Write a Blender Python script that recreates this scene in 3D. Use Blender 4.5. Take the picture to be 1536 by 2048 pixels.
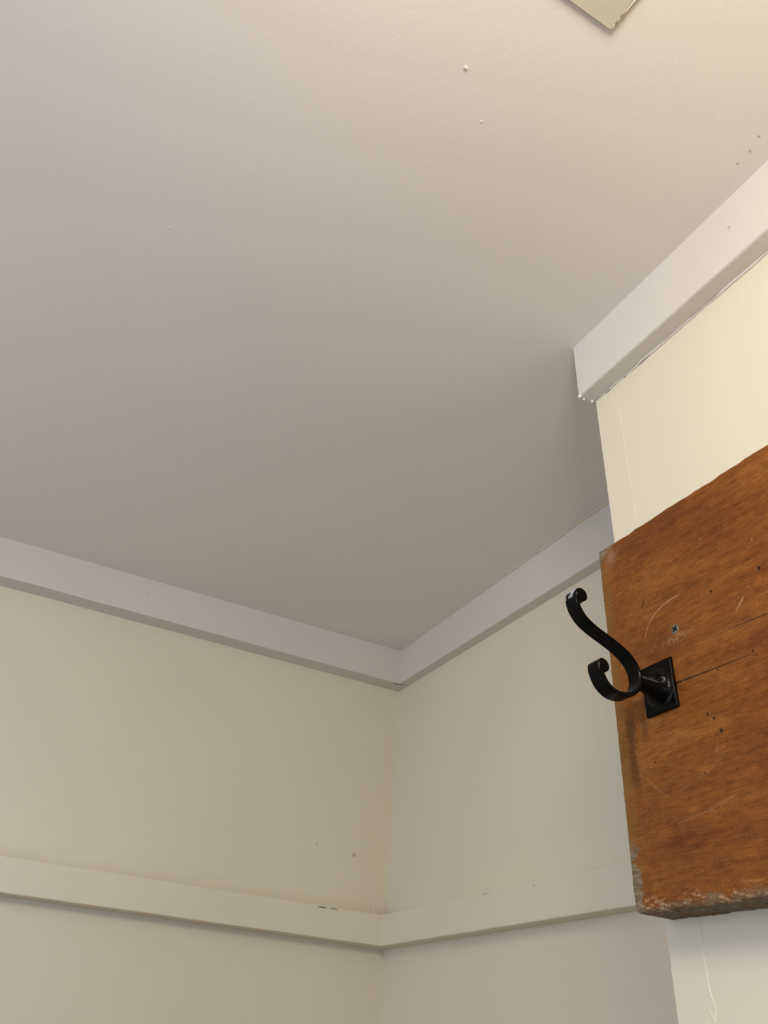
import bpy, bmesh, math, random
import numpy as np
from mathutils import Vector, Matrix

random.seed(4)
for o in list(bpy.data.objects):
    bpy.data.objects.remove(o)
S = bpy.context.scene
C = S.collection

# ------------------------------------------------------------------ camera
cam_d = bpy.data.cameras.new('camera')
cam_d.sensor_fit = 'VERTICAL'
cam_d.sensor_height = 24.0
cam_d.lens = 1534.56 / 2048 * 24.0
cam_d.clip_start = 0.02
cam = bpy.data.objects.new('camera', cam_d)
C.objects.link(cam)
R = ((0.87173133, -0.48554885, 0.06577842),
     (0.33247391, 0.48753819, -0.80732126),
     (0.35992442, 0.72563684, 0.58643464))
EYE = 1.7
cam.matrix_world = Matrix(((R[0][0], -R[1][0], -R[2][0], 0),
                           (R[0][1], -R[1][1], -R[2][1], 0),
                           (R[0][2], -R[1][2], -R[2][2], EYE),
                           (0, 0, 0, 1)))
S.camera = cam

# ------------------------------------------------------------------ world, lights, exposure
W = bpy.data.worlds.new('world')
S.world = W
W.use_nodes = True
W.node_tree.nodes['Background'].inputs[0].default_value = (0.75, 0.85, 1.0, 1)
W.node_tree.nodes['Background'].inputs[1].default_value = 0.0


def light(name, kind, loc, target, power, color, size=0.3, size_y=None):
    d = bpy.data.lights.new(name, kind)
    d.energy = power
    d.color = color
    if kind == 'AREA':
        d.shape = 'RECTANGLE'
        d.size = size
        d.size_y = size_y or size
    else:
        d.shadow_soft_size = size
    o = bpy.data.objects.new(name, d)
    C.objects.link(o)
    o.location = loc
    dirv = Vector(target) - Vector(loc)
    o.rotation_euler = dirv.to_track_quat('-Z', 'Y').to_euler()
    return o


light('lamp_light', 'POINT', (-0.04, -0.22, 2.20), (0, 0, 0), 15.8, (1.0, 0.90, 0.77), 0.12)
light('front_fill_light', 'AREA', (-0.30, -1.95, 1.65), (-0.2, 0.5, 1.9), 7.0, (0.28, 0.62, 1.0), 0.9, 0.9)  # added cool fill from the front side, no doorway stands there
light('window_light', 'AREA', (-1.25, 0.40, 1.70), (0.6, 0.5, 1.9), 13.6, (0.54, 0.68, 0.98), 0.8, 1.2)

S.view_settings.view_transform = 'Standard'
S.view_settings.look = 'None'
S.view_settings.exposure = 0.0
S.view_settings.gamma = 1.0
S.view_settings.use_curve_mapping = False
S.cycles.max_bounces = 10
S.cycles.diffuse_bounces = 8
S.cycles.use_denoising = True

# ------------------------------------------------------------------ materials


def srgb(r, g, b):
    def f(c):
        c /= 255.0
        return c / 12.92 if c <= 0.04045 else ((c + 0.055) / 1.055) ** 2.4
    return (f(r), f(g), f(b), 1)


class NT:
    def __init__(self, name):
        self.m = bpy.data.materials.new(name)
        self.m.use_nodes = True
        self.t = self.m.node_tree
        self.b = self.t.nodes['Principled BSDF']

    def n(self, kind, **kw):
        x = self.t.nodes.new(kind)
        for k, v in kw.items():
            if k.startswith('i_'):
                x.inputs[int(k[2:])].default_value = v
            else:
                setattr(x, k, v)
        return x

    def l(self, a, b):
        self.t.links.new(a, b)

    def mix(self, fac, a, b, blend='MIX'):
        x = self.t.nodes.new('ShaderNodeMix')
        x.data_type = 'RGBA'
        x.blend_type = blend
        for sock, v in ((x.inputs[0], fac), (x.inputs[6], a), (x.inputs[7], b)):
            if hasattr(v, 'is_linked'):
                self.l(v, sock)
            else:
                sock.default_value = v
        return x.outputs[2]

    def noise(self, vec, scale, detail=4, rough=0.5):
        x = self.t.nodes.new('ShaderNodeTexNoise')
        x.inputs['Scale'].default_value = scale
        x.inputs['Detail'].default_value = detail
        x.inputs['Roughness'].default_value = rough
        self.l(vec, x.inputs['Vector'])
        return x.outputs[0]

    def ramp(self, val, stops):
        x = self.t.nodes.new('ShaderNodeValToRGB')
        e = x.color_ramp.elements
        while len(e) < len(stops):
            e.new(0.5)
        for el, (p, c) in zip(e, stops):
            el.position = p
            el.color = c
        self.l(val, x.inputs[0])
        return x.outputs[0]

    def coord(self, scale=None):
        tc = self.t.nodes.new('ShaderNodeTexCoord')
        out = tc.outputs['Object']
        if scale:
            mp = self.t.nodes.new('ShaderNodeMapping')
            mp.inputs['Scale'].default_value = scale
            self.l(out, mp.inputs['Vector'])
            out = mp.outputs[0]
        return out

    def bump(self, h, strength, dist=0.001):
        x = self.t.nodes.new('ShaderNodeBump')
        x.inputs['Strength'].default_value = strength
        x.inputs['Distance'].default_value = dist
        self.l(h, x.inputs['Height'])
        self.l(x.outputs[0], self.b.inputs['Normal'])

    def attr(self, name):
        x = self.t.nodes.new('ShaderNodeAttribute')
        x.attribute_name = name
        return x.outputs['Fac']


def paint(name, rgb, rough, var=0.02, bump=0.25, spec=0.3):
    q = NT(name)
    co = q.coord()
    c = srgb(*rgb)
    dk = tuple(x * (1 - var) for x in c[:3]) + (1,)
    lt = tuple(min(1, x * (1 + var)) for x in c[:3]) + (1,)
    big = q.noise(co, 3.0, 3)
    q.l(q.ramp(big, [(0.3, dk), (0.7, lt)]), q.b.inputs['Base Color'])
    q.b.inputs['Roughness'].default_value = rough
    q.b.inputs['Specular IOR Level'].default_value = spec
    fine = q.noise(co, 260.0, 3, 0.6)
    q.bump(fine, bump, 0.0006)
    return q.m


M = {}
M['wall'] = paint('cream wall paint', (218, 208, 184), 0.42)
M['ceiling'] = paint('ceiling paint', (226, 218, 206), 0.6)
M['trim'] = paint('white gloss trim paint', (209, 201, 189), 0.35, bump=0.2)
M['panel'] = paint('cream panel paint', (200, 190, 170), 0.5)
M['bead'] = paint('pale sealer and lit edge', (236, 226, 206), 0.4)
M['filler'] = paint('filler', (188, 176, 158), 0.8)
M['patch'] = paint('old plaster', (222, 208, 190), 0.8)
M['mark'] = paint('grey crack', (120, 114, 104), 0.8)
M['floor'] = paint('worn floor boards', (104, 84, 66), 0.6)
M['white_chip'] = paint('white paint fleck', (252, 250, 244), 0.5)


def black_metal():
    q = NT('black enamelled metal')
    co = q.coord()
    n = q.noise(co, 420.0, 3)
    q.l(q.ramp(n, [(0.35, (0.0022, 0.0020, 0.0019, 1)), (0.8, (0.005, 0.0045, 0.004, 1))]), q.b.inputs['Base Color'])
    q.b.inputs['Roughness'].default_value = 0.22
    q.b.inputs['Specular IOR Level'].default_value = 0.09
    q.bump(q.noise(co, 500.0, 2), 0.25, 0.0004)
    return q.m


def screw_metal(name, rgb, rough):
    q = NT(name)
    q.b.inputs['Base Color'].default_value = srgb(*rgb)
    q.b.inputs['Metallic'].default_value = 0.7
    q.b.inputs['Roughness'].default_value = rough
    return q.m


M['black'] = black_metal()
M['steel'] = screw_metal('dull zinc screw', (128, 120, 104), 0.5)
M['black_screw'] = screw_metal('black screw', (92, 88, 82), 0.35)
M['slot'] = paint('dark recess', (18, 15, 12), 0.8)


def wood():
    q = NT('varnished old wood')
    streak = q.noise(q.coord((40, 9, 130)), 1.0, 8, 0.62)
    grain = q.noise(q.coord((300, 55, 900)), 1.0, 4, 0.6)
    blotch = q.noise(q.coord((20, 11, 30)), 1.0, 6, 0.62)
    speck = q.noise(q.coord(), 700.0, 3, 0.6)
    base = q.ramp(streak, [(0.24, srgb(98, 50, 12)), (0.50, srgb(128, 75, 26)), (0.78, srgb(148, 95, 40))])
    red = q.ramp(blotch, [(0.32, srgb(94, 42, 12)), (0.52, srgb(130, 77, 28)), (0.70, srgb(150, 98, 44))])
    c = q.mix(0.55, base, red)
    g = q.ramp(grain, [(0.35, (0.62, 0.58, 0.55, 1)), (0.65, (1.12, 1.12, 1.12, 1))])
    c = q.mix(0.75, c, g, 'MULTIPLY')
    sp = q.ramp(speck, [(0.30, (0.55, 0.5, 0.45, 1)), (0.42, (1, 1, 1, 1))])
    c = q.mix(0.8, c, sp, 'MULTIPLY')
    mott = q.ramp(q.noise(q.coord((1, 0.7, 1.3)), 170.0, 5, 0.7), [(0.30, (0.70, 0.64, 0.56, 1)), (0.5, (1, 1, 1, 1)), (0.72, (1.22, 1.2, 1.15, 1))])
    c = q.mix(0.8, c, mott, 'MULTIPLY')
    khaki = srgb(118, 86, 40)
    c = q.mix(q.attr('khaki'), c, khaki)
    c = q.mix(q.attr('dark'), c, srgb(34, 18, 8))
    greyc = q.ramp(q.noise(q.coord((500, 120, 500)), 1.0, 5, 0.65),
                   [(0.30, srgb(84, 68, 48)), (0.55, srgb(124, 106, 82)), (0.75, srgb(152, 134, 108))])
    c = q.mix(q.attr('grey'), c, greyc)
    c = q.mix(q.attr('pale'), c, srgb(186, 150, 112))
    q.l(c, q.b.inputs['Base Color'])
    rg = q.ramp(q.attr('grey'), [(0.0, (0.36, 0.36, 0.36, 1)), (1.0, (0.8, 0.8, 0.8, 1))])
    q.l(rg, q.b.inputs['Roughness'])
    q.b.inputs['Specular IOR Level'].default_value = 0.22
    hb = q.n('ShaderNodeMath', operation='ADD')
    q.l(grain, hb.inputs[0])
    q.l(speck, hb.inputs[1])
    q.bump(hb.outputs[0], 0.35, 0.0005)
    return q.m


M['wood'] = wood()

# ------------------------------------------------------------------ mesh helpers


def link(name, me, mat, parent=None, smooth=False):
    o = bpy.data.objects.new(name, me)
    C.objects.link(o)
    if mat is not None:
        me.materials.append(mat)
    if parent is not None:
        o.parent = parent
    if smooth:
        me.polygons.foreach_set('use_smooth', [True] * len(me.polygons))
    return o


def obj(name, bm, mat, parent=None, smooth=False):
    bmesh.ops.recalc_face_normals(bm, faces=bm.faces[:])
    me = bpy.data.meshes.new(name)
    bm.to_mesh(me)
    bm.free()
    return link(name, me, mat, parent, smooth)


def struct(name, bm, mat, parent=None, smooth=False):
    o = obj(name, bm, mat, parent, smooth)
    if parent is None:
        o['kind'] = 'structure'
    return o


def prism(bm, foot, z0, z1):
    lo = [bm.verts.new((x, y, z0)) for x, y in foot]
    hi = [bm.verts.new((x, y, z1)) for x, y in foot]
    n = len(foot)
    bm.faces.new(lo[::-1])
    bm.faces.new(hi)
    for i in range(n):
        bm.faces.new((lo[i], lo[(i + 1) % n], hi[(i + 1) % n], hi[i]))
    return lo + hi


def box(bm, x0, x1, y0, y1, z0, z1):
    return prism(bm, [(x0, y0), (x1, y0), (x1, y1), (x0, y1)], z0, z1)


def loft(bm, rings, cap=True):
    vs = [[bm.verts.new(p) for p in r] for r in rings]
    n = len(vs[0])
    for a, b in zip(vs, vs[1:]):
        for i in range(n):
            bm.faces.new((a[i], a[(i + 1) % n], b[(i + 1) % n], b[i]))
    if cap:
        bm.faces.new(vs[0][::-1])
        bm.faces.new(vs[-1])


def batten(name, p0, p1, inward, ztop, zbot, depth, mat, bevel=0.0022, jitter=0.0004, taper_top=0.0, segs=40, seed=1, drop=0.0):
    """a painted batten fixed to a wall: p0..p1 along the wall, depth along the inward normal"""
    rnd = random.Random(seed)
    p0 = Vector((p0[0], p0[1], 0))
    p1 = Vector((p1[0], p1[1], 0))
    nrm = Vector((inward[0], inward[1], 0)).normalized()
    b = bevel
    dt = depth - taper_top
    prof = [(-0.002, ztop), (dt, ztop), (depth, zbot + b), (depth - 0.3 * b, zbot + 0.3 * b), (depth - b, zbot), (-0.002, zbot)]
    bm = bmesh.new()
    rings = []
    j = [0.0] * len(prof)
    for i in range(segs + 1):
        t = i / segs
        base = p0.lerp(p1, t)
        ring = []
        wob = rnd.uniform(-1, 1) * jitter
        for k, (d, z) in enumerate(prof):
            j[k] = 0.5 * j[k] + rnd.uniform(-1, 1) * jitter * 0.5
            dd = d if k in (0, 5) else d + j[k] * 0.6
            zz = z if k in (0, 1) else z - drop * t + 0.5 * wob + j[k] * 0.5
            ring.append(tuple(base + nrm * dd + Vector((0, 0, zz))))
        rings.append(ring)
    loft(bm, rings)
    return struct(name, bm, mat)


def blob(bm, origin, ux, uy, nrm, outline, h):
    """a thin raised or sunk-looking fleck lying on a surface"""
    o = Vector(origin)
    ux, uy, nrm = Vector(ux), Vector(uy), Vector(nrm)
    lo = [bm.verts.new(o + ux * a + uy * b - nrm * 0.0004) for a, b in outline]
    hi = [bm.verts.new(o + ux * a * 0.86 + uy * b * 0.86 + nrm * h) for a, b in outline]
    n = len(outline)
    bm.faces.new(hi)
    bm.faces.new(lo[::-1])
    for i in range(n):
        bm.faces.new((lo[i], lo[(i + 1) % n], hi[(i + 1) % n], hi[i]))


def oval(rx, ry, n=14, wob=0.2, seed=1):
    r = random.Random(seed)
    return [(rx * math.cos(2 * math.pi * i / n) * (1 + r.uniform(-wob, wob)),
             ry * math.sin(2 * math.pi * i / n) * (1 + r.uniform(-wob, wob))) for i in range(n)]


def bead(name, pts, radius, mat, parent, seed=1, jitter=0.3, n=6):
    """a thin irregular round bead along 3-D points"""
    r = random.Random(seed)
    pts = [Vector(p) for p in pts]
    bm = bmesh.new()
    rings = []
    for i, p in enumerate(pts):
        t = (pts[min(i + 1, len(pts) - 1)] - pts[max(i - 1, 0)]).normalized()
        a = t.orthogonal().normalized()
        b = t.cross(a)
        rad = radius * (1 + r.uniform(-jitter, jitter))
        if i in (0, len(pts) - 1):
            rad *= 0.3
        rings.append([tuple(p + (a * math.cos(k * 2 * math.pi / n) + b * math.sin(k * 2 * math.pi / n)) * rad) for k in range(n)])
    loft(bm, rings)
    return obj(name, bm, mat, parent, True)


# ------------------------------------------------------------------ room shell
H = 2.4
YA, XB, XC, YC = 1.3113, 0.7171, 0.4755, 0.450
K = 0.03837                                   # the back wall is a little out of square
XL, YF = -1.35, -2.0


def ya(x):
    return YA + K * (XB - x)


A_DIR = Vector((1, -K, 0)).normalized()
A_IN = Vector((-K, -1, 0)).normalized()

bm = bmesh.new()
box(bm, XL - 0.1, XB + 0.15, YF - 0.1, 1.55, -0.1, 0)
struct('floor', bm, M['floor'])
bm = bmesh.new()
box(bm, XL - 0.1, XB + 0.15, YF - 0.1, 1.55, H, H + 0.1)
ceil = struct('ceiling', bm, M['ceiling'])
bm = bmesh.new()
prism(bm, [(XL - 0.1, ya(XL - 0.1)), (XB + 0.12, ya(XB + 0.12)), (XB + 0.12, 1.5), (XL - 0.1, 1.5)], 0, H)
wall_back = struct('wall_back', bm, M['wall'])
bm = bmesh.new()
box(bm, XB, XB + 0.12, YC - 0.06, YA + 0.02, 0, H)
wall_recess = struct('wall_recess', bm, M['wall'])
bm = bmesh.new()
vs = box(bm, XC, XB + 0.12, YF, YC, 0, H)
bmesh.ops.bevel(bm, geom=[e for e in bm.edges if all(abs(v.co.x - XC) < 1e-5 and abs(v.co.y - YC) < 1e-5 for v in e.verts)],
                offset=0.0015, segments=2, affect='EDGES')
wall_right = struct('wall_right', bm, M['wall'])
bm = bmesh.new()
box(bm, XL - 0.1, XL, YF, 1.42, 0, H)
struct('wall_left', bm, M['wall'])
bm = bmesh.new()
box(bm, XL - 0.1, XB + 0.12, YF - 0.1, YF, 0, H)
struct('wall_front', bm, M['wall'])

# cornice battens under the ceiling
DA, DB, DC = 0.0374, 0.0203, 0.0203
a0, a1 = (XL, ya(XL)), (XB, YA)
t1 = batten('trim_1', a0, (XB + 0.001, ya(XB + 0.001)), A_IN, H, H - 0.0709, DA, M['trim'], seed=3)
t2 = batten('trim_2', (XB, YA - 0.008), (XB, YC - 0.05), (-1, 0), H, H - 0.0713, DB, M['trim'], seed=5, drop=0.0125)
t3 = batten('trim_3', (XC, YC + 0.0032), (XC, YF), (-1, 0), H, H - 0.0787, DC, M['trim'], seed=7, segs=90)
# flat rails lower down: thick at the lower edge, dying into the wall at the top
t4 = batten('trim_4', a0, (XB + 0.001, ya(XB + 0.001)), A_IN, EYE + 0.2105, EYE + 0.1646, 0.0350, M['wall'],
            bevel=0.0015, taper_top=0.0, seed=9)
t5 = batten('trim_5', (XB, YA - 0.004), (XB, YC - 0.05), (-1, 0), EYE + 0.2105, EYE + 0.1642, 0.0260, M['wall'],
            bevel=0.0015, taper_top=0.0, seed=11)

# ------------------------------------------------------------------ ceiling panel
pan = bpy.data.objects.new('painted_panel', None)
C.objects.link(pan)
pan.location = (0.05, -0.04, H)
pan['label'] = 'flat cream painted panel fixed to the ceiling, its corner edge chipped'
pan['category'] = 'panel'
HX, HY, PT = 0.2567, 0.1737, 0.0032
bm = bmesh.new()
vs = box(bm, HX - 0.42, HX, HY - 0.42, HY, H - PT, H)
bmesh.ops.bevel(bm, geom=[e for e in bm.edges if all(v.co.z < H - PT + 1e-5 for v in e.verts)], offset=0.001, segments=2, affect='EDGES')
bmesh.ops.translate(bm, verts=bm.verts[:], vec=-pan.location)
obj('board', bm, M['panel'], pan)

# ------------------------------------------------------------------ wooden plank on the right wall
XP = 0.4450                                    # its front face


def vnoise(x, y, seed):
    xi = np.floor(x).astype(np.int64)
    yi = np.floor(y).astype(np.int64)
    fx, fy = x - xi, y - yi
    fx = fx * fx * (3 - 2 * fx)
    fy = fy * fy * (3 - 2 * fy)

    def h(a, b):
        v = (a * 374761393 + b * 668265263 + seed * 1274126177) & 0xffffffff
        v = ((v ^ (v >> 13)) * 1274126177) & 0xffffffff
        return ((v ^ (v >> 16)) & 0xffff) / 65535.0
    return (h(xi, yi) * (1 - fx) + h(xi + 1, yi) * fx) * (1 - fy) + (h(xi, yi + 1) * (1 - fx) + h(xi + 1, yi + 1) * fx) * fy


def fbm(x, y, seed, octv=4):
    s, a, t = 0, 1.0, 0
    for i in range(octv):
        s = s + a * vnoise(x * 2 ** i + 17.3 * i, y * 2 ** i + 5.1 * i, seed + i)
        t += a
        a *= 0.5
    return s / t


def sstep(a, b, x):
    t = np.clip((x - a) / (b - a), 0, 1)
    return t * t * (3 - 2 * t)


def seg_dist(py, pz, pts):
    """distance to a polyline and the parameter along it"""
    best = np.full(py.shape, 9.0)
    par = np.zeros(py.shape)
    n = len(pts) - 1
    for i in range(n):
        (ay, az), (by, bz) = pts[i], pts[i + 1]
        dy, dz = by - ay, bz - az
        t = np.clip(((py - ay) * dy + (pz - az) * dz) / (dy * dy + dz * dz), 0, 1)
        d = np.hypot(py - ay - t * dy, pz - az - t * dz)
        m = d < best
        best = np.where(m, d, best)
        par = np.where(m, (i + t) / n, par)
    return best, par


def build_plank():
    T = XC - XP - 0.0002                       # thickness
    ucols = np.concatenate([np.array([0, .0002, .0005, .0009]), np.arange(.0014, .206, .0005), np.arange(.21, .95, .01)])
    zb0, zt0 = 1.8003, 2.1030
    # path across the plank: rear bottom -> underside -> front -> top -> rear top
    under = np.linspace(0, 1, 44)[:-1]
    front = np.arange(0, 1.0, 0.00042 / (zt0 - zb0))
    top = np.linspace(0, 1, 9)
    kind = np.concatenate([np.zeros(len(under)), np.ones(len(front)), np.full(len(top), 2)])
    par = np.concatenate([under, front, top])
    U, Pm = np.meshgrid(ucols, par, indexing='ij')
    Kd = np.meshgrid(ucols, kind, indexing='ij')[1]
    # lower and upper edge lines (a hand-sawn, slightly wavy board)
    slope = -0.0078
    zb = zb0 + slope * U * 1.35 + (fbm(U * 55, U * 0 + 3, 21, 3) - .5) * 0.0022
    zt = zt0 + slope * U * 0.75 + (fbm(U * 60, U * 0 + 9, 31, 5) - .5) * 0.0030 * sstep(.01, .05, U)
    rb = 0.0030 + 0.0030 * fbm(U * 70, U * 0, 41, 3)
    rt = 0.0010 + 0.0012 * fbm(U * 90, U * 0, 51, 3)
    front_z = zb + Pm * (zt - zb)
    Z = np.where(Kd == 0, zb, np.where(Kd == 1, front_z, zt))
    D = np.where(Kd == 0, T * (1 - Pm), np.where(Kd == 1, 0.0, T * Pm))   # depth behind the front face
    # round the lower and upper front edges
    hb = Z - zb
    m = (Kd == 1) & (hb < rb)
    D = np.where(m, D + 0.62 * rb * (1 - np.sqrt(np.clip(1 - (1 - hb / rb) ** 2, 0, 1))), D)
    m0 = (Kd == 0)
    D = np.where(m0, np.maximum(D, 0.62 * rb * 1.0), D)
    Z = np.where(m0, Z + (fbm(U * 160, D * 500, 61, 4) - .5) * 0.0016 * sstep(0, .004, D), Z)
    ht = zt - Z
    m = (Kd == 1) & (ht < rt)
    D = np.where(m, D + rt * (1 - np.sqrt(np.clip(1 - (1 - ht / rt) ** 2, 0, 1))), D)
    D = np.where(Kd == 2, np.maximum(D, rt), D)
    # left end: slightly out of plumb, lower corner rounded off
    yl = 0.4410 + (2.1033 - Z) * (0.0051 / 0.302) + (fbm(Z * 170, Z * 0, 71, 4) - .5) * 0.0011
    rc = 0.0042
    hc = np.clip(Z - zb, 0, rc)
    yl = yl - (rc - np.sqrt(np.clip(rc * rc - (rc - hc) ** 2, 0, None))) * np.where(Kd == 2, 0, 1)
    Y = yl - U
    re = 0.0014
    edge = np.clip(1 - U / re, 0, 1)
    D = np.where(Kd == 1, np.maximum(D, re * (1 - np.sqrt(np.clip(1 - edge ** 2, 0, 1)))), np.maximum(D, re * edge ** 2 * 0.9))
    # ---- marks (all on the front face)
    F = (Kd == 1).astype(float)
    fineM = F * (U < .207)
    dark = np.zeros_like(U)
    pale = np.zeros_like(U)
    grey = np.zeros_like(U)
    khaki = np.zeros_like(U)
    dip = (fbm(Y * 60, Z * 300, 81, 4) - .5) * 0.0004          # tool marks along the grain
    n1 = fbm(Y * 900, Z * 900, 91, 3)
    n2 = fbm(Y * 180, Z * 420, 101, 4)
    # cracks
    for pts, w0, w1 in (([(.3785, 1.9507), (.3545, 1.9499), (.332, 1.9491), (.319, 1.9488), (.3101, 1.9480)], .00055, .0002),
                        ([(.3245, 1.9735), (.3203, 1.9732), (.3045, 1.9724), (.2898, 1.9715), (.262, 1.9698), (.22, 1.9680)], .0002, .00045),
                        ([(.3781, 1.9776), (.3445, 1.9738), (.3307, 1.9733), (.3203, 1.9732)], .00012, .0002),
                        ([(.3090, 1.9475), (.3055, 1.9462)], .0003, .0003)):
        d, t = seg_dist(Y, Z, pts)
        w = w0 + (w1 - w0) * t
        g = 1 - sstep(w * .6, w + .00035, d)
        dip += g * .0009 * (w / .0005)
        dark = np.maximum(dark, g * np.clip(w / .0005, .25, 1) * .85)
        # raised varnish along the lower lip
        g2 = (1 - sstep(.0002, .0006, np.abs(d - w - .0006))) * (n1 > .55)
        pale = np.maximum(pale, .10 * g2)
    # worm and nail holes
    for (hy, hz, r) in ((.3313, 2.0083, .0011), (.2886, 2.0074, .0016), (.3085, 1.9504, .0010), (.3394, 1.9476, .0008),
                        (.4036, 2.0178, .0007), (.3503, 1.9147, .0012), (.3550, 1.9191, .0010), (.3465, 1.9046, .0016),
                        (.4094, 1.8985, .0010), (.4379, 1.9096, .0006), (.4213, 1.8669, .0006), (.4073, 2.0752, .0008),
                        (.4150, 2.0665, .0008), (.2990, 1.9140, .0010), (.3660, 1.8800, .0007)):
        d = np.hypot(Y - hy, Z - hz)
        g = 1 - sstep(r * .55, r * 1.15, d)
        dip += g * .0014
        dark = np.maximum(dark, g * .9)
    d, t = seg_dist(Y, Z, [(.3965, 2.0300), (.3990, 2.0262)])
    dark = np.maximum(dark, .7 * (1 - sstep(.0004, .0011, d)))
    # scratches
    for pts, w, a in (([(.4010, 1.9977), (.3959, 2.0069), (.3880, 2.0140), (.3779, 2.0182), (.3669, 2.0196), (.3581, 2.0196)], .0004, .55),
                      ([(.3135, 1.9848), (.3098, 1.9873), (.3051, 1.9921)], .0003, .7),
                      ([(.4200, 1.8900), (.4100, 1.8790), (.3990, 1.8700)], .0006, 0.17),
                      ([(.3990, 1.8520), (.3700, 1.8555), (.3420, 1.8620)], .0006, 0.15),
                      ([(.3880, 1.8740), (.3650, 1.8800), (.3450, 1.8890)], .0006, 0.12),
                      ([(.4260, 1.9330), (.4258, 1.9000), (.4235, 1.8850)], .0006, 0.14)):
        d, t = seg_dist(Y, Z, pts)
        g = (1 - sstep(w * .5, w + .0005, d)) * (.45 + .55 * sstep(.35, .6, n2)) * sstep(0, .12, t + .03) * sstep(0, .1, 1.02 - t)
        pale = np.maximum(pale, a * g)
        dip += g * .0002
    # greenish worn margin along the left end, dark vertical stain beside it
    khaki = np.maximum(khaki, (1 - sstep(.004, .014, U + (n2 - .5) * .008)) * .55)
    lx = .4285 - (1.945 - Z) * -0.02
    band = (1 - sstep(.002, .007, np.abs(Y - lx) + (n2 - .5) * .004)) * sstep(1.872, 1.895, Z) * (1 - sstep(1.930, 1.955, Z))
    dark = np.maximum(dark, band * .5)
    band = (1 - sstep(.001, .004, np.abs(Y - .4145) + (n2 - .5) * .003)) * sstep(1.905, 1.925, Z) * (1 - sstep(1.932, 1.938, Z))
    dark = np.maximum(dark, band * .35)
    # grey old coat: top left corner, left edge low down, lower lip, underside, end grain
    cor = U + (zt - Z) * 1.15 + (n2 - .5) * .010
    grey = np.maximum(grey, (1 - sstep(.0165, .0205, cor)) * .9)
    dark = np.maximum(dark, (1 - sstep(.0150, .0205, cor)) * (.15 + .5 * sstep(.45, .6, n1)))
    jag = .0062 + .0085 * (fbm(Z * 150, Z * 0 + 2, 111, 3) - .45) * 2 + (n2 - .5) * .006
    low = (1 - sstep(1.838, 1.852, Z + (n2 - .5) * .01))
    grey = np.maximum(grey, low * (1 - sstep(jag - .0008, jag + .0008, U)))
    lip = .0042 + .006 * (fbm(U * 60, U * 0 + 7, 121, 4) - .45) * 2
    gl = 1 - sstep(lip - .0012, lip + .0012, (Z - zb) + (n1 - .5) * .004)
    grey = np.maximum(grey, gl * .75 * F * (.35 + .65 * (n2 > .47)))
    grey = np.where(Kd == 0, 1.0, grey)
    dark = np.where(Kd == 0, .25 + .55 * sstep(.42, .62, fbm(U * 120, D * 260, 141, 4)), dark)
    grey = np.maximum(grey, np.clip(1 - U / .0009, 0, 1) * .8)
    # bare flakes along the lower lip
    fl = sstep(.56, .64, fbm(Y * 240, Z * 700, 131, 4)) * (1 - sstep(.004, .012, Z - zb + (n2 - .5) * .008)) * (U > .004)
    pale = np.maximum(pale, fl * F * .55)
    # pale rubbed haze
    hz_ = np.exp(-(((Y - .4265) / .006) ** 2 + ((Z - 2.0905) / .008) ** 2))
    pale = np.maximum(pale, .35 * hz_)
    hz_ = np.exp(-(((Y - .372) / .016) ** 2 + ((Z - 1.9855) / .0035) ** 2)) * (n1 > .5)
    pale = np.maximum(pale, .3 * hz_)
    # tiny varnish nibs with their glints painted pale, and small dark specks
    rr = np.random.RandomState(5)
    for _ in range(170):
        ny = rr.uniform(.25, .44)
        nz = rr.uniform(1.81, 2.10)
        r = rr.uniform(.0003, .0008)
        iu = np.searchsorted(ucols, .4435 - ny)
        a, b = max(0, iu - 14), min(len(ucols), iu + 14)
        d = np.hypot(Y[a:b] - ny, Z[a:b] - nz)
        g = 1 - sstep(r * .3, r * 1.3, d)
        if rr.rand() < .45:
            dip[a:b] -= g * .0005
            pale[a:b] = np.maximum(pale[a:b], g * rr.uniform(.2, .7))
        else:
            dark[a:b] = np.maximum(dark[a:b], g * rr.uniform(.3, .75))
            dip[a:b] += g * .0003
    X = XP + D + dip * fineM * sstep(.0012, .004, np.minimum(U + .0012, np.minimum(Z - zb, zt - Z) + .0012))
    nu, nv = U.shape
    org = np.array([XC, 0.10, 1.95])
    co = np.stack([X, Y, Z], -1).reshape(-1, 3) - org
    idx = np.arange(nu * nv).reshape(nu, nv)
    a, b, c, d = idx[:-1, :-1], idx[1:, :-1], idx[1:, 1:], idx[:-1, 1:]
    quads = np.stack([a, b, c, d], -1).reshape(-1, 4)
    back = np.stack([idx[:-1, 0], idx[:-1, -1], idx[1:, -1], idx[1:, 0]], -1)
    quads = np.concatenate([quads, back])
    me = bpy.data.meshes.new('plank')
    caps = [list(idx[0, :]), list(idx[-1, ::-1])]
    nl = quads.size + sum(len(x) for x in caps)
    me.vertices.add(nu * nv)
    me.vertices.foreach_set('co', co.astype(np.float32).ravel())
    me.loops.add(nl)
    loops = np.concatenate([quads.ravel()] + [np.array(x) for x in caps])
    me.loops.foreach_set('vertex_index', loops.astype(np.int32))
    starts = np.concatenate([np.arange(len(quads)) * 4, [quads.size, quads.size + len(caps[0])]])
    me.polygons.add(len(starts))
    me.polygons.foreach_set('loop_start', starts.astype(np.int32))
    sm = np.ones(len(starts), bool)
    sm[-2:] = False
    me.polygons.foreach_set('use_smooth', sm)
    me.update(calc_edges=True)
    me.validate()
    for nm, arr in (('dark', dark), ('pale', pale), ('grey', grey), ('khaki', khaki)):
        at = me.attributes.new(nm, 'FLOAT', 'POINT')
        at.data.foreach_set('value', np.clip(arr, 0, 1).astype(np.float32).ravel())
    o = link('wooden_plank', me, M['wood'])
    o.location = org
    return o


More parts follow.
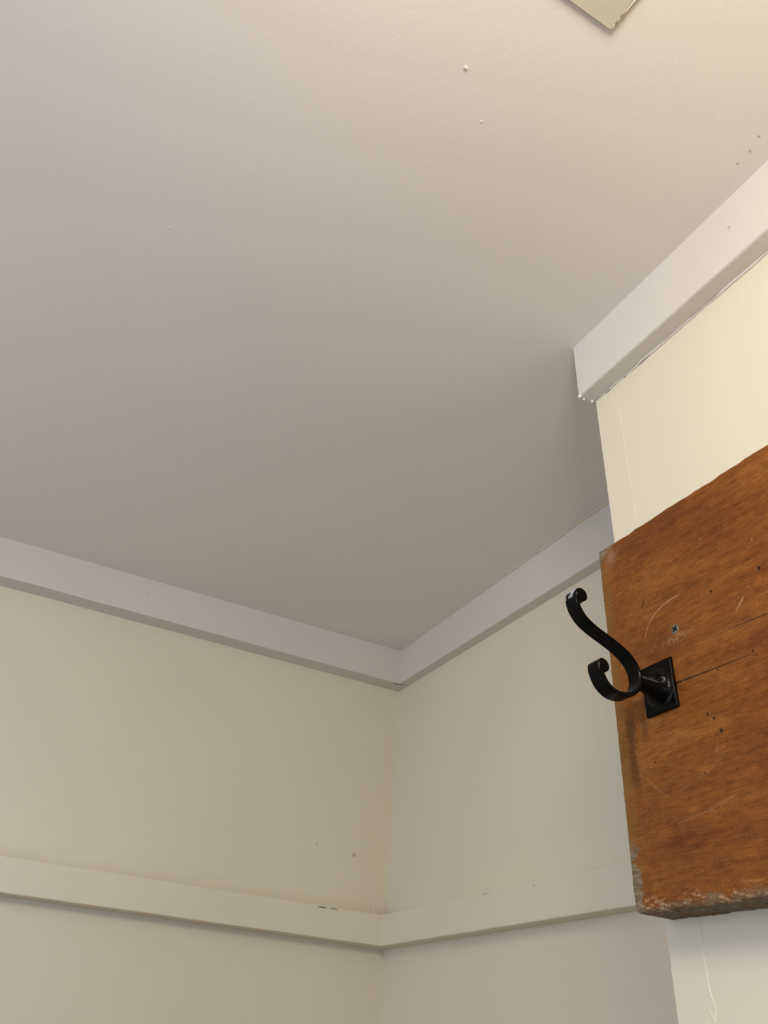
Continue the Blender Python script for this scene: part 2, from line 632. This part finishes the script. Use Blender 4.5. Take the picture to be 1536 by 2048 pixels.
plank = build_plank()
plank['label'] = 'thick old varnished brown wooden plank with cracks and chipped grey edges on the right wall'
plank['category'] = 'plank'


def screw(name, y, z, xf, r, mat, parent, dome, rot):
    """cross-head screw seen face on, axis along x"""
    bm = bmesh.new()
    n = 28
    prof = [(0.0012, 0.0), (0.0012, r), (0.0, r), (-dome * .6, r * .86), (-dome, r * .45)]
    rings = []
    for d, rad in prof[1:]:
        rings.append([(d, rad * math.cos(2 * math.pi * i / n), rad * math.sin(2 * math.pi * i / n)) for i in range(n)])
    loft(bm, rings)
    bmesh.ops.transform(bm, matrix=Matrix.Translation((xf, y, z) if parent is None else Vector((xf, y, z)) - parent.location), verts=bm.verts[:])
    o = obj(name, bm, mat, parent)
    bm = bmesh.new()
    for k in (0, math.pi / 2):
        vs = box(bm, -dome - .00018, -dome + .0006, -r * .62, r * .62, -r * .15, r * .15)
        bmesh.ops.rotate(bm, verts=vs, cent=(0, 0, 0), matrix=Matrix.Rotation(rot + k, 3, 'X'))
    bmesh.ops.translate(bm, verts=bm.verts[:], vec=Vector((xf, y, z)) - parent.location)
    obj('cross_slot', bm, M['slot'], o)
    return o


screw('screw', 0.3697, 1.9932, XP + 0.0002, 0.0043, M['steel'], plank, 0.0006, 0.7)

# ------------------------------------------------------------------ coat hook
hook = bpy.data.objects.new('coat_hook', None)
C.objects.link(hook)
hook.location = (XP, 0.3925, 1.9515)
hook['label'] = 'black metal double coat hook with a square back plate screwed to the wooden plank'
hook['category'] = 'hook'
HL = hook.location

# back plate rising in a flared boss to the stem
PY0, PY1, PZ0, PZ1 = 0.3772, 0.4085, 1.9322, 1.9722
YH = 0.3915
RING_X = 0.4185


def back_plate():
    bm = bmesh.new()
    n = 84
    cy, cz = (PY0 + PY1) / 2, (PZ0 + PZ1) / 2
    hy, hz = (PY1 - PY0) / 2, (PZ1 - PZ0) / 2
    t = 0.0030
    grid = []
    for i in range(n + 1):
        row = []
        for j in range(n + 1):
            a = -1 + 2 * i / n
            b = -1 + 2 * j / n
            sy, sz = cy + a * hy, cz + b * hz
            # boss: its foot is nearly as wide as the plate, its neck is round and thin
            ey, ez = (sy - YH) / 0.0165, (sz - 1.9505) / 0.0190
            r = (abs(ey) ** 2.3 + abs(ez) ** 2.3) ** (1 / 2.3)
            r0 = 0.30
            if r < r0:
                h = 1.0
            elif r < 1:
                h = ((1 - r) / (1 - r0)) ** 3.1
            else:
                h = 0
            hh = t + h * (XP - t - RING_X - 0.0008)
            if math.hypot(sy - 0.3848, sz - 1.9539) < 0.0041:
                hh = min(hh, 0.0056)
            e = min(1 - abs(a), 1 - abs(b)) * min(hy, hz)
            if e < 0.0011:
                hh -= 0.0011 - math.sqrt(max(0, 0.0011 ** 2 - (0.0011 - e) ** 2))
            row.append(bm.verts.new((XP - hh, sy, sz)))
        grid.append(row)
    for i in range(n):
        for j in range(n):
            bm.faces.new((grid[i][j], grid[i + 1][j], grid[i + 1][j + 1], grid[i][j + 1]))
    rim = [grid[i][0] for i in range(n)] + [grid[n][j] for j in range(n)] + [grid[i][n] for i in range(n, 0, -1)] + [grid[0][j] for j in range(n, 0, -1)]
    back = [bm.verts.new((XP, v.co.y, v.co.z)) for v in rim]
    m = len(rim)
    for i in range(m):
        bm.faces.new((rim[i], rim[(i + 1) % m], back[(i + 1) % m], back[i]))
    bm.faces.new(back)
    bmesh.ops.translate(bm, verts=bm.verts[:], vec=-HL)
    return obj('back_plate', bm, M['black'], hook, True)


back_plate()


def catmull(pts, per=8):
    out = []
    n = len(pts)
    for i in range(n - 1):
        p0, p1, p2, p3 = pts[max(i - 1, 0)], pts[i], pts[i + 1], pts[min(i + 2, n - 1)]
        for k in range(per):
            t = k / per
            out.append(tuple(0.5 * (2 * b + (c - a) * t + (2 * a - 5 * b + 4 * c - d) * t * t + (-a + 3 * b - 3 * c + d) * t ** 3)
                             for a, b, c, d in zip(p0, p1, p2, p3)))
    out.append(tuple(pts[-1]))
    return out


def prong(name, pts, widths, thick, scroll, rad):
    """flat strap bent in the x-z plane with a solid rolled scroll at its tip"""
    P = catmull(pts)
    bm = bmesh.new()
    rings = []
    n = len(P)
    for i, (x, z) in enumerate(P):
        f = i / (n - 1)
        w = widths[0] + (widths[1] - widths[0]) * f
        th = np.interp(f, [k / (len(thick) - 1) for k in range(len(thick))], thick)
        a, b = P[max(i - 1, 0)], P[min(i + 1, n - 1)]
        tx, tz = b[0] - a[0], b[1] - a[1]
        L = math.hypot(tx, tz)
        nx, nz = -tz / L, tx / L
        c = min(0.0007, th * .28)
        ring = []
        for (s, q) in ((-1, -1), (-1, 1), (1, 1), (1, -1)):
            # chamfered corners
            y1, h1 = s * (w / 2 - c), q * th / 2
            y2, h2 = s * w / 2, q * (th / 2 - c)
            pr = [(y1, h1), (y2, h2)]
            if (s, q) in ((-1, -1), (1, 1)):
                pr = pr
            else:
                pr = pr[::-1]
            for yy, hh in pr:
                ring.append((x + nx * hh, YH + yy, z + nz * hh))
        rings.append(ring)
    # order each ring into a simple loop
    fixed = []
    for ring in rings:
        fixed.append([ring[0], ring[1], ring[2], ring[3], ring[4], ring[5], ring[6], ring[7]])
    loft(bm, fixed)
    # scroll
    n = 32
    w = widths[1]
    prof = [(-w / 2 - .0002, rad - .0008), (-w / 2 + .0005, rad), (w / 2 - .0005, rad), (w / 2 + .0002, rad - .0008)]
    loft(bm, [[(scroll[0] + r * math.cos(2 * math.pi * k / n), YH + yy, scroll[1] + r * math.sin(2 * math.pi * k / n)) for k in range(n)]
              for yy, r in prof])
    bmesh.ops.translate(bm, verts=bm.verts[:], vec=-HL)
    o = obj(name, bm, M['black'], hook, True)
    o.data.set_sharp_from_angle(angle=math.radians(28))
    return o


UP = [(.36168, 2.00245), (.36201, 1.99728), (.36420, 1.99210), (.3692, 1.9861), (.37745, 1.98128), (.38814, 1.97719), (.39927, 1.97300),
      (.40850, 1.96800), (.41494, 1.96171), (.41770, 1.95403), (.4174, 1.94729)]
LO = [(.4176, 1.9500), (.4168, 1.94600), (.41325, 1.93985), (.40609, 1.93454), (.39773, 1.93241), (.38935, 1.93325), (.38302, 1.93744), (.37980, 1.94283),
      (.37830, 1.94688), (.37791, 1.95021)]
upper = prong('upper_prong', UP[::-1], (0.0124, 0.0124), [.0030, .0027, .0026, .0026, .0030, .0038], (.36630, 2.00536), 0.0057)
lower = prong('lower_prong', LO, (0.0124, 0.0124), [.0030, .0032, .0036, .0042, .0042], (.38130, 1.95089), 0.0053)
screw('screw', 0.3848, 1.9539, XP - 0.0062, 0.0034, M['black_screw'], hook, 0.0012, 0.4)

# a white fleck of paint on the upper scroll
bm = bmesh.new()
n = 10
rows = []
for i in range(n + 1):
    row = []
    ang = math.radians(130 + 74 * i / n)
    wl = [0.30, .42, .50, .50, .46, .40, .42, .50, .52, .46, .30][i] * 0.0112
    off = [-.0012, -.0014, -.0013, -.0010, -.0004, .0004, .001, .0016, .0022, .0028, .003][i]
    for s in (0, 1):
        y = YH - 0.0057 + max(0, off + .001) + s * wl
        row.append(bm.verts.new((.36618 + .00590 * math.cos(ang), y, 2.00536 + .00590 * math.sin(ang))))
    rows.append(row)
for a, b in zip(rows, rows[1:]):
    bm.faces.new((a[0], a[1], b[1], b[0]))
bmesh.ops.solidify(bm, geom=bm.faces[:], thickness=0.0002)
bmesh.ops.translate(bm, verts=bm.verts[:], vec=-HL)
chip = obj('paint_chip', bm, M['white_chip'], upper, True)
chip['label'] = 'white fleck of paint on the black hook tip'

# ------------------------------------------------------------------ small marks and seams on the painted surfaces
r = random.Random(2)
# sealed joint of the corner board on the right wall
pts = [(XC - .0001, .4181 + r.uniform(-.0003, .0003), 2.3205 - k * .0075) for k in range(30)]
bead('paint_seam', pts, .00042, M['wall'], wall_right, 1)
pts = [(XC - .0001, .4178 + r.uniform(-.0003, .0003), 1.812 - k * .006) for k in range(10)]
pts += [(XC - .0001, .4166, 1.751), (XC - .0001, .4150, 1.7455), (XC - .0001, .4165, 1.741), (XC - .0001, .4180, 1.735), (XC - .0001, .4185, 1.60)]
bead('paint_seam', pts, .00045, M['bead'], wall_right, 2)
bead('paint_seam', [(XC - .0001, .4213, 1.7465), (XC - .0001, .4190, 1.7425), (XC - .0001, .4178, 1.737)], .00045, M['bead'], wall_right, 3)
# ragged caulk under the right cornice
pts = [(XC - .0006, .449 - k * .012, H - .0787 - .0012 + r.uniform(-.0006, .0006)) for k in range(26)]
bead('caulk_line', pts, .0012, M['trim'], t3, 4, .5)
for y0, y1 in ((.432, .424), (.405, .399), (.382, .366)):
    bead('caulk_gap', [(XC - .0012, y0, H - .0815), (XC - .0012, (y0 + y1) / 2, H - .0812), (XC - .0012, y1, H - .0810)], .00035, M['mark'], t3, 5)
# blobs of paint on the cut end of that cornice
for k, (x, y, z, rr) in enumerate(((XC - DC + .001, YC + .0028, H - .0790, .0022), (XC - DC + .0065, YC + .0025, H - .0805, .0014), (XC - .003, YC + .001, H - .0797, .0016))):
    bm = bmesh.new()
    bmesh.ops.create_icosphere(bm, subdivisions=2, radius=rr, matrix=Matrix.Translation((x, y, z)))
    for v in bm.verts:
        v.co += Vector((r.uniform(-1, 1), r.uniform(-1, 1), r.uniform(-1, 1))) * rr * .12
    obj('paint_blob', bm, M['bead'], t3, True)
# brush line on the ceiling beside the recess cornice
for y0, y1 in ((.905, .852), (.826, .745), (.722, .655)):
    m = 10
    bead('paint_ridge', [(.6925 + r.uniform(-.0002, .0002), y0 + (y1 - y0) * k / m, H - .0002) for k in range(m + 1)], .0005, M['bead'], ceil, 6)


def fleck(name, loc, ux, uy, nrm, rx, ry, mat, parent, seed, h=.0003):
    bm = bmesh.new()
    blob(bm, loc, ux, uy, nrm, oval(rx, ry, 12, .22, seed), h)
    return obj(name, bm, mat, parent)


def on_a(x, z, off=0.0):
    return Vector((x, ya(x), z)) + A_IN * off


ZUP = (0, 0, 1)
fleck('filler_spot', on_a(.6477, 2.0044), A_DIR, ZUP, A_IN, .0048, .0036, M['filler'], wall_back, 1)
fleck('nail_dent', on_a(.5753, 2.0104), A_DIR, ZUP, A_IN, .0013, .0012, M['mark'], wall_back, 2)
fleck('nail_dent', on_a(.1789, 2.3695, DA), A_DIR, ZUP, A_IN, .0020, .0020, M['filler'], t1, 3)
fleck('nail_dent', (XB - .0260, .8670, 1.9060), (0, 1, 0), ZUP, (-1, 0, 0), .0018, .0016, M['filler'], t5, 4)
fleck('hairline_crack', (XB - .0260, .975, 1.9086), (0, 1, 0), ZUP, (-1, 0, 0), .0090, .0007, M['filler'], t5, 5)
fleck('hairline_crack', on_a(.583, 1.9085, .035), A_DIR, ZUP, A_IN, .0095, .0011, M['mark'], t4, 6)
fleck('hairline_crack', on_a(.603, 1.9088, .035), A_DIR, ZUP, A_IN, .0085, .0009, M['mark'], t4, 7)
fleck('ceiling_nib', (.1718, .2581, H), (1, 0, 0), (0, 1, 0), (0, 0, -1), .0024, .0009, M['bead'], ceil, 8, .0012)
fleck('ceiling_nib', (.2099, .2894, H), (1, 0, 0), (0, 1, 0), (0, 0, -1), .0012, .0008, M['bead'], ceil, 9, .0005)
fleck('ceiling_nib', (-.0052, .549, H), (1, 0, 0), (0, 1, 0), (0, 0, -1), .0011, .0009, M['bead'], ceil, 10, .0005)
for k, (x, y) in enumerate(((.4342, .1854), (.4342, .1993), (.4300, .172))):
    fleck('ceiling_nib', (x, y, H), (1, 0, 0), (0, 1, 0), (0, 0, -1), .0012, .0010, M['filler'], ceil, 20 + k, .0005)
fleck('nail_dent', (XC - DC, .2365, 2.3629), (0, 1, 0), ZUP, (-1, 0, 0), .0020, .0018, M['filler'], t3, 11)
# peeled patch where the two rails meet in the corner
bm = bmesh.new()
blob(bm, on_a(.7035, 1.9265), A_DIR, ZUP, A_IN, [(-.0115, .013), (-.006, .0125), (-.004, .0105), (.003, .0125), (.009, .0135), (.0135, .016), (.0135, -.013), (.002, -.0135), (-.009, -.0125), (-.0095, -.006), (-.0125, .002)], .0009)
obj('peeled_patch', bm, M['patch'], wall_back)
# pale lip, the panel's lit edge put into its colour, broken at the corner
bm = bmesh.new()
rings = []
for k in range(41):
    y = HY - .016 - k * .0098
    w_ = .0028 * min(1, .25 + k * .4) + r.uniform(-.0004, .0004)
    rings.append([(HX - .0005, y, H), (HX - .0005, y, H - PT + .0002), (HX + w_ * .8, y, H - PT + .0003), (HX + w_, y, H - PT * .6), (HX + w_, y, H)])
loft(bm, rings)
bmesh.ops.translate(bm, verts=bm.verts[:], vec=-pan.location)
obj('lit_edge_lip', bm, M['bead'], pan)
for k in range(3):
    fleck('edge_chip', Vector((HX - .0006, HY - .004 - k * .006, H - PT)) - pan.location, (1, 0, 0), (0, 1, 0), (0, 0, -1), .0012, .0018, M['filler'], pan, 30 + k, .0004)
bead('corner_gap', [(XB - .031, YA - .031, H - .0716), (XB - .024, YA - .033, H - .0718), (XB - .014, YA - .037, H - .0722), (XB - .009, YA - .040, H - .0722)], .0008, M['mark'], t2, 13)
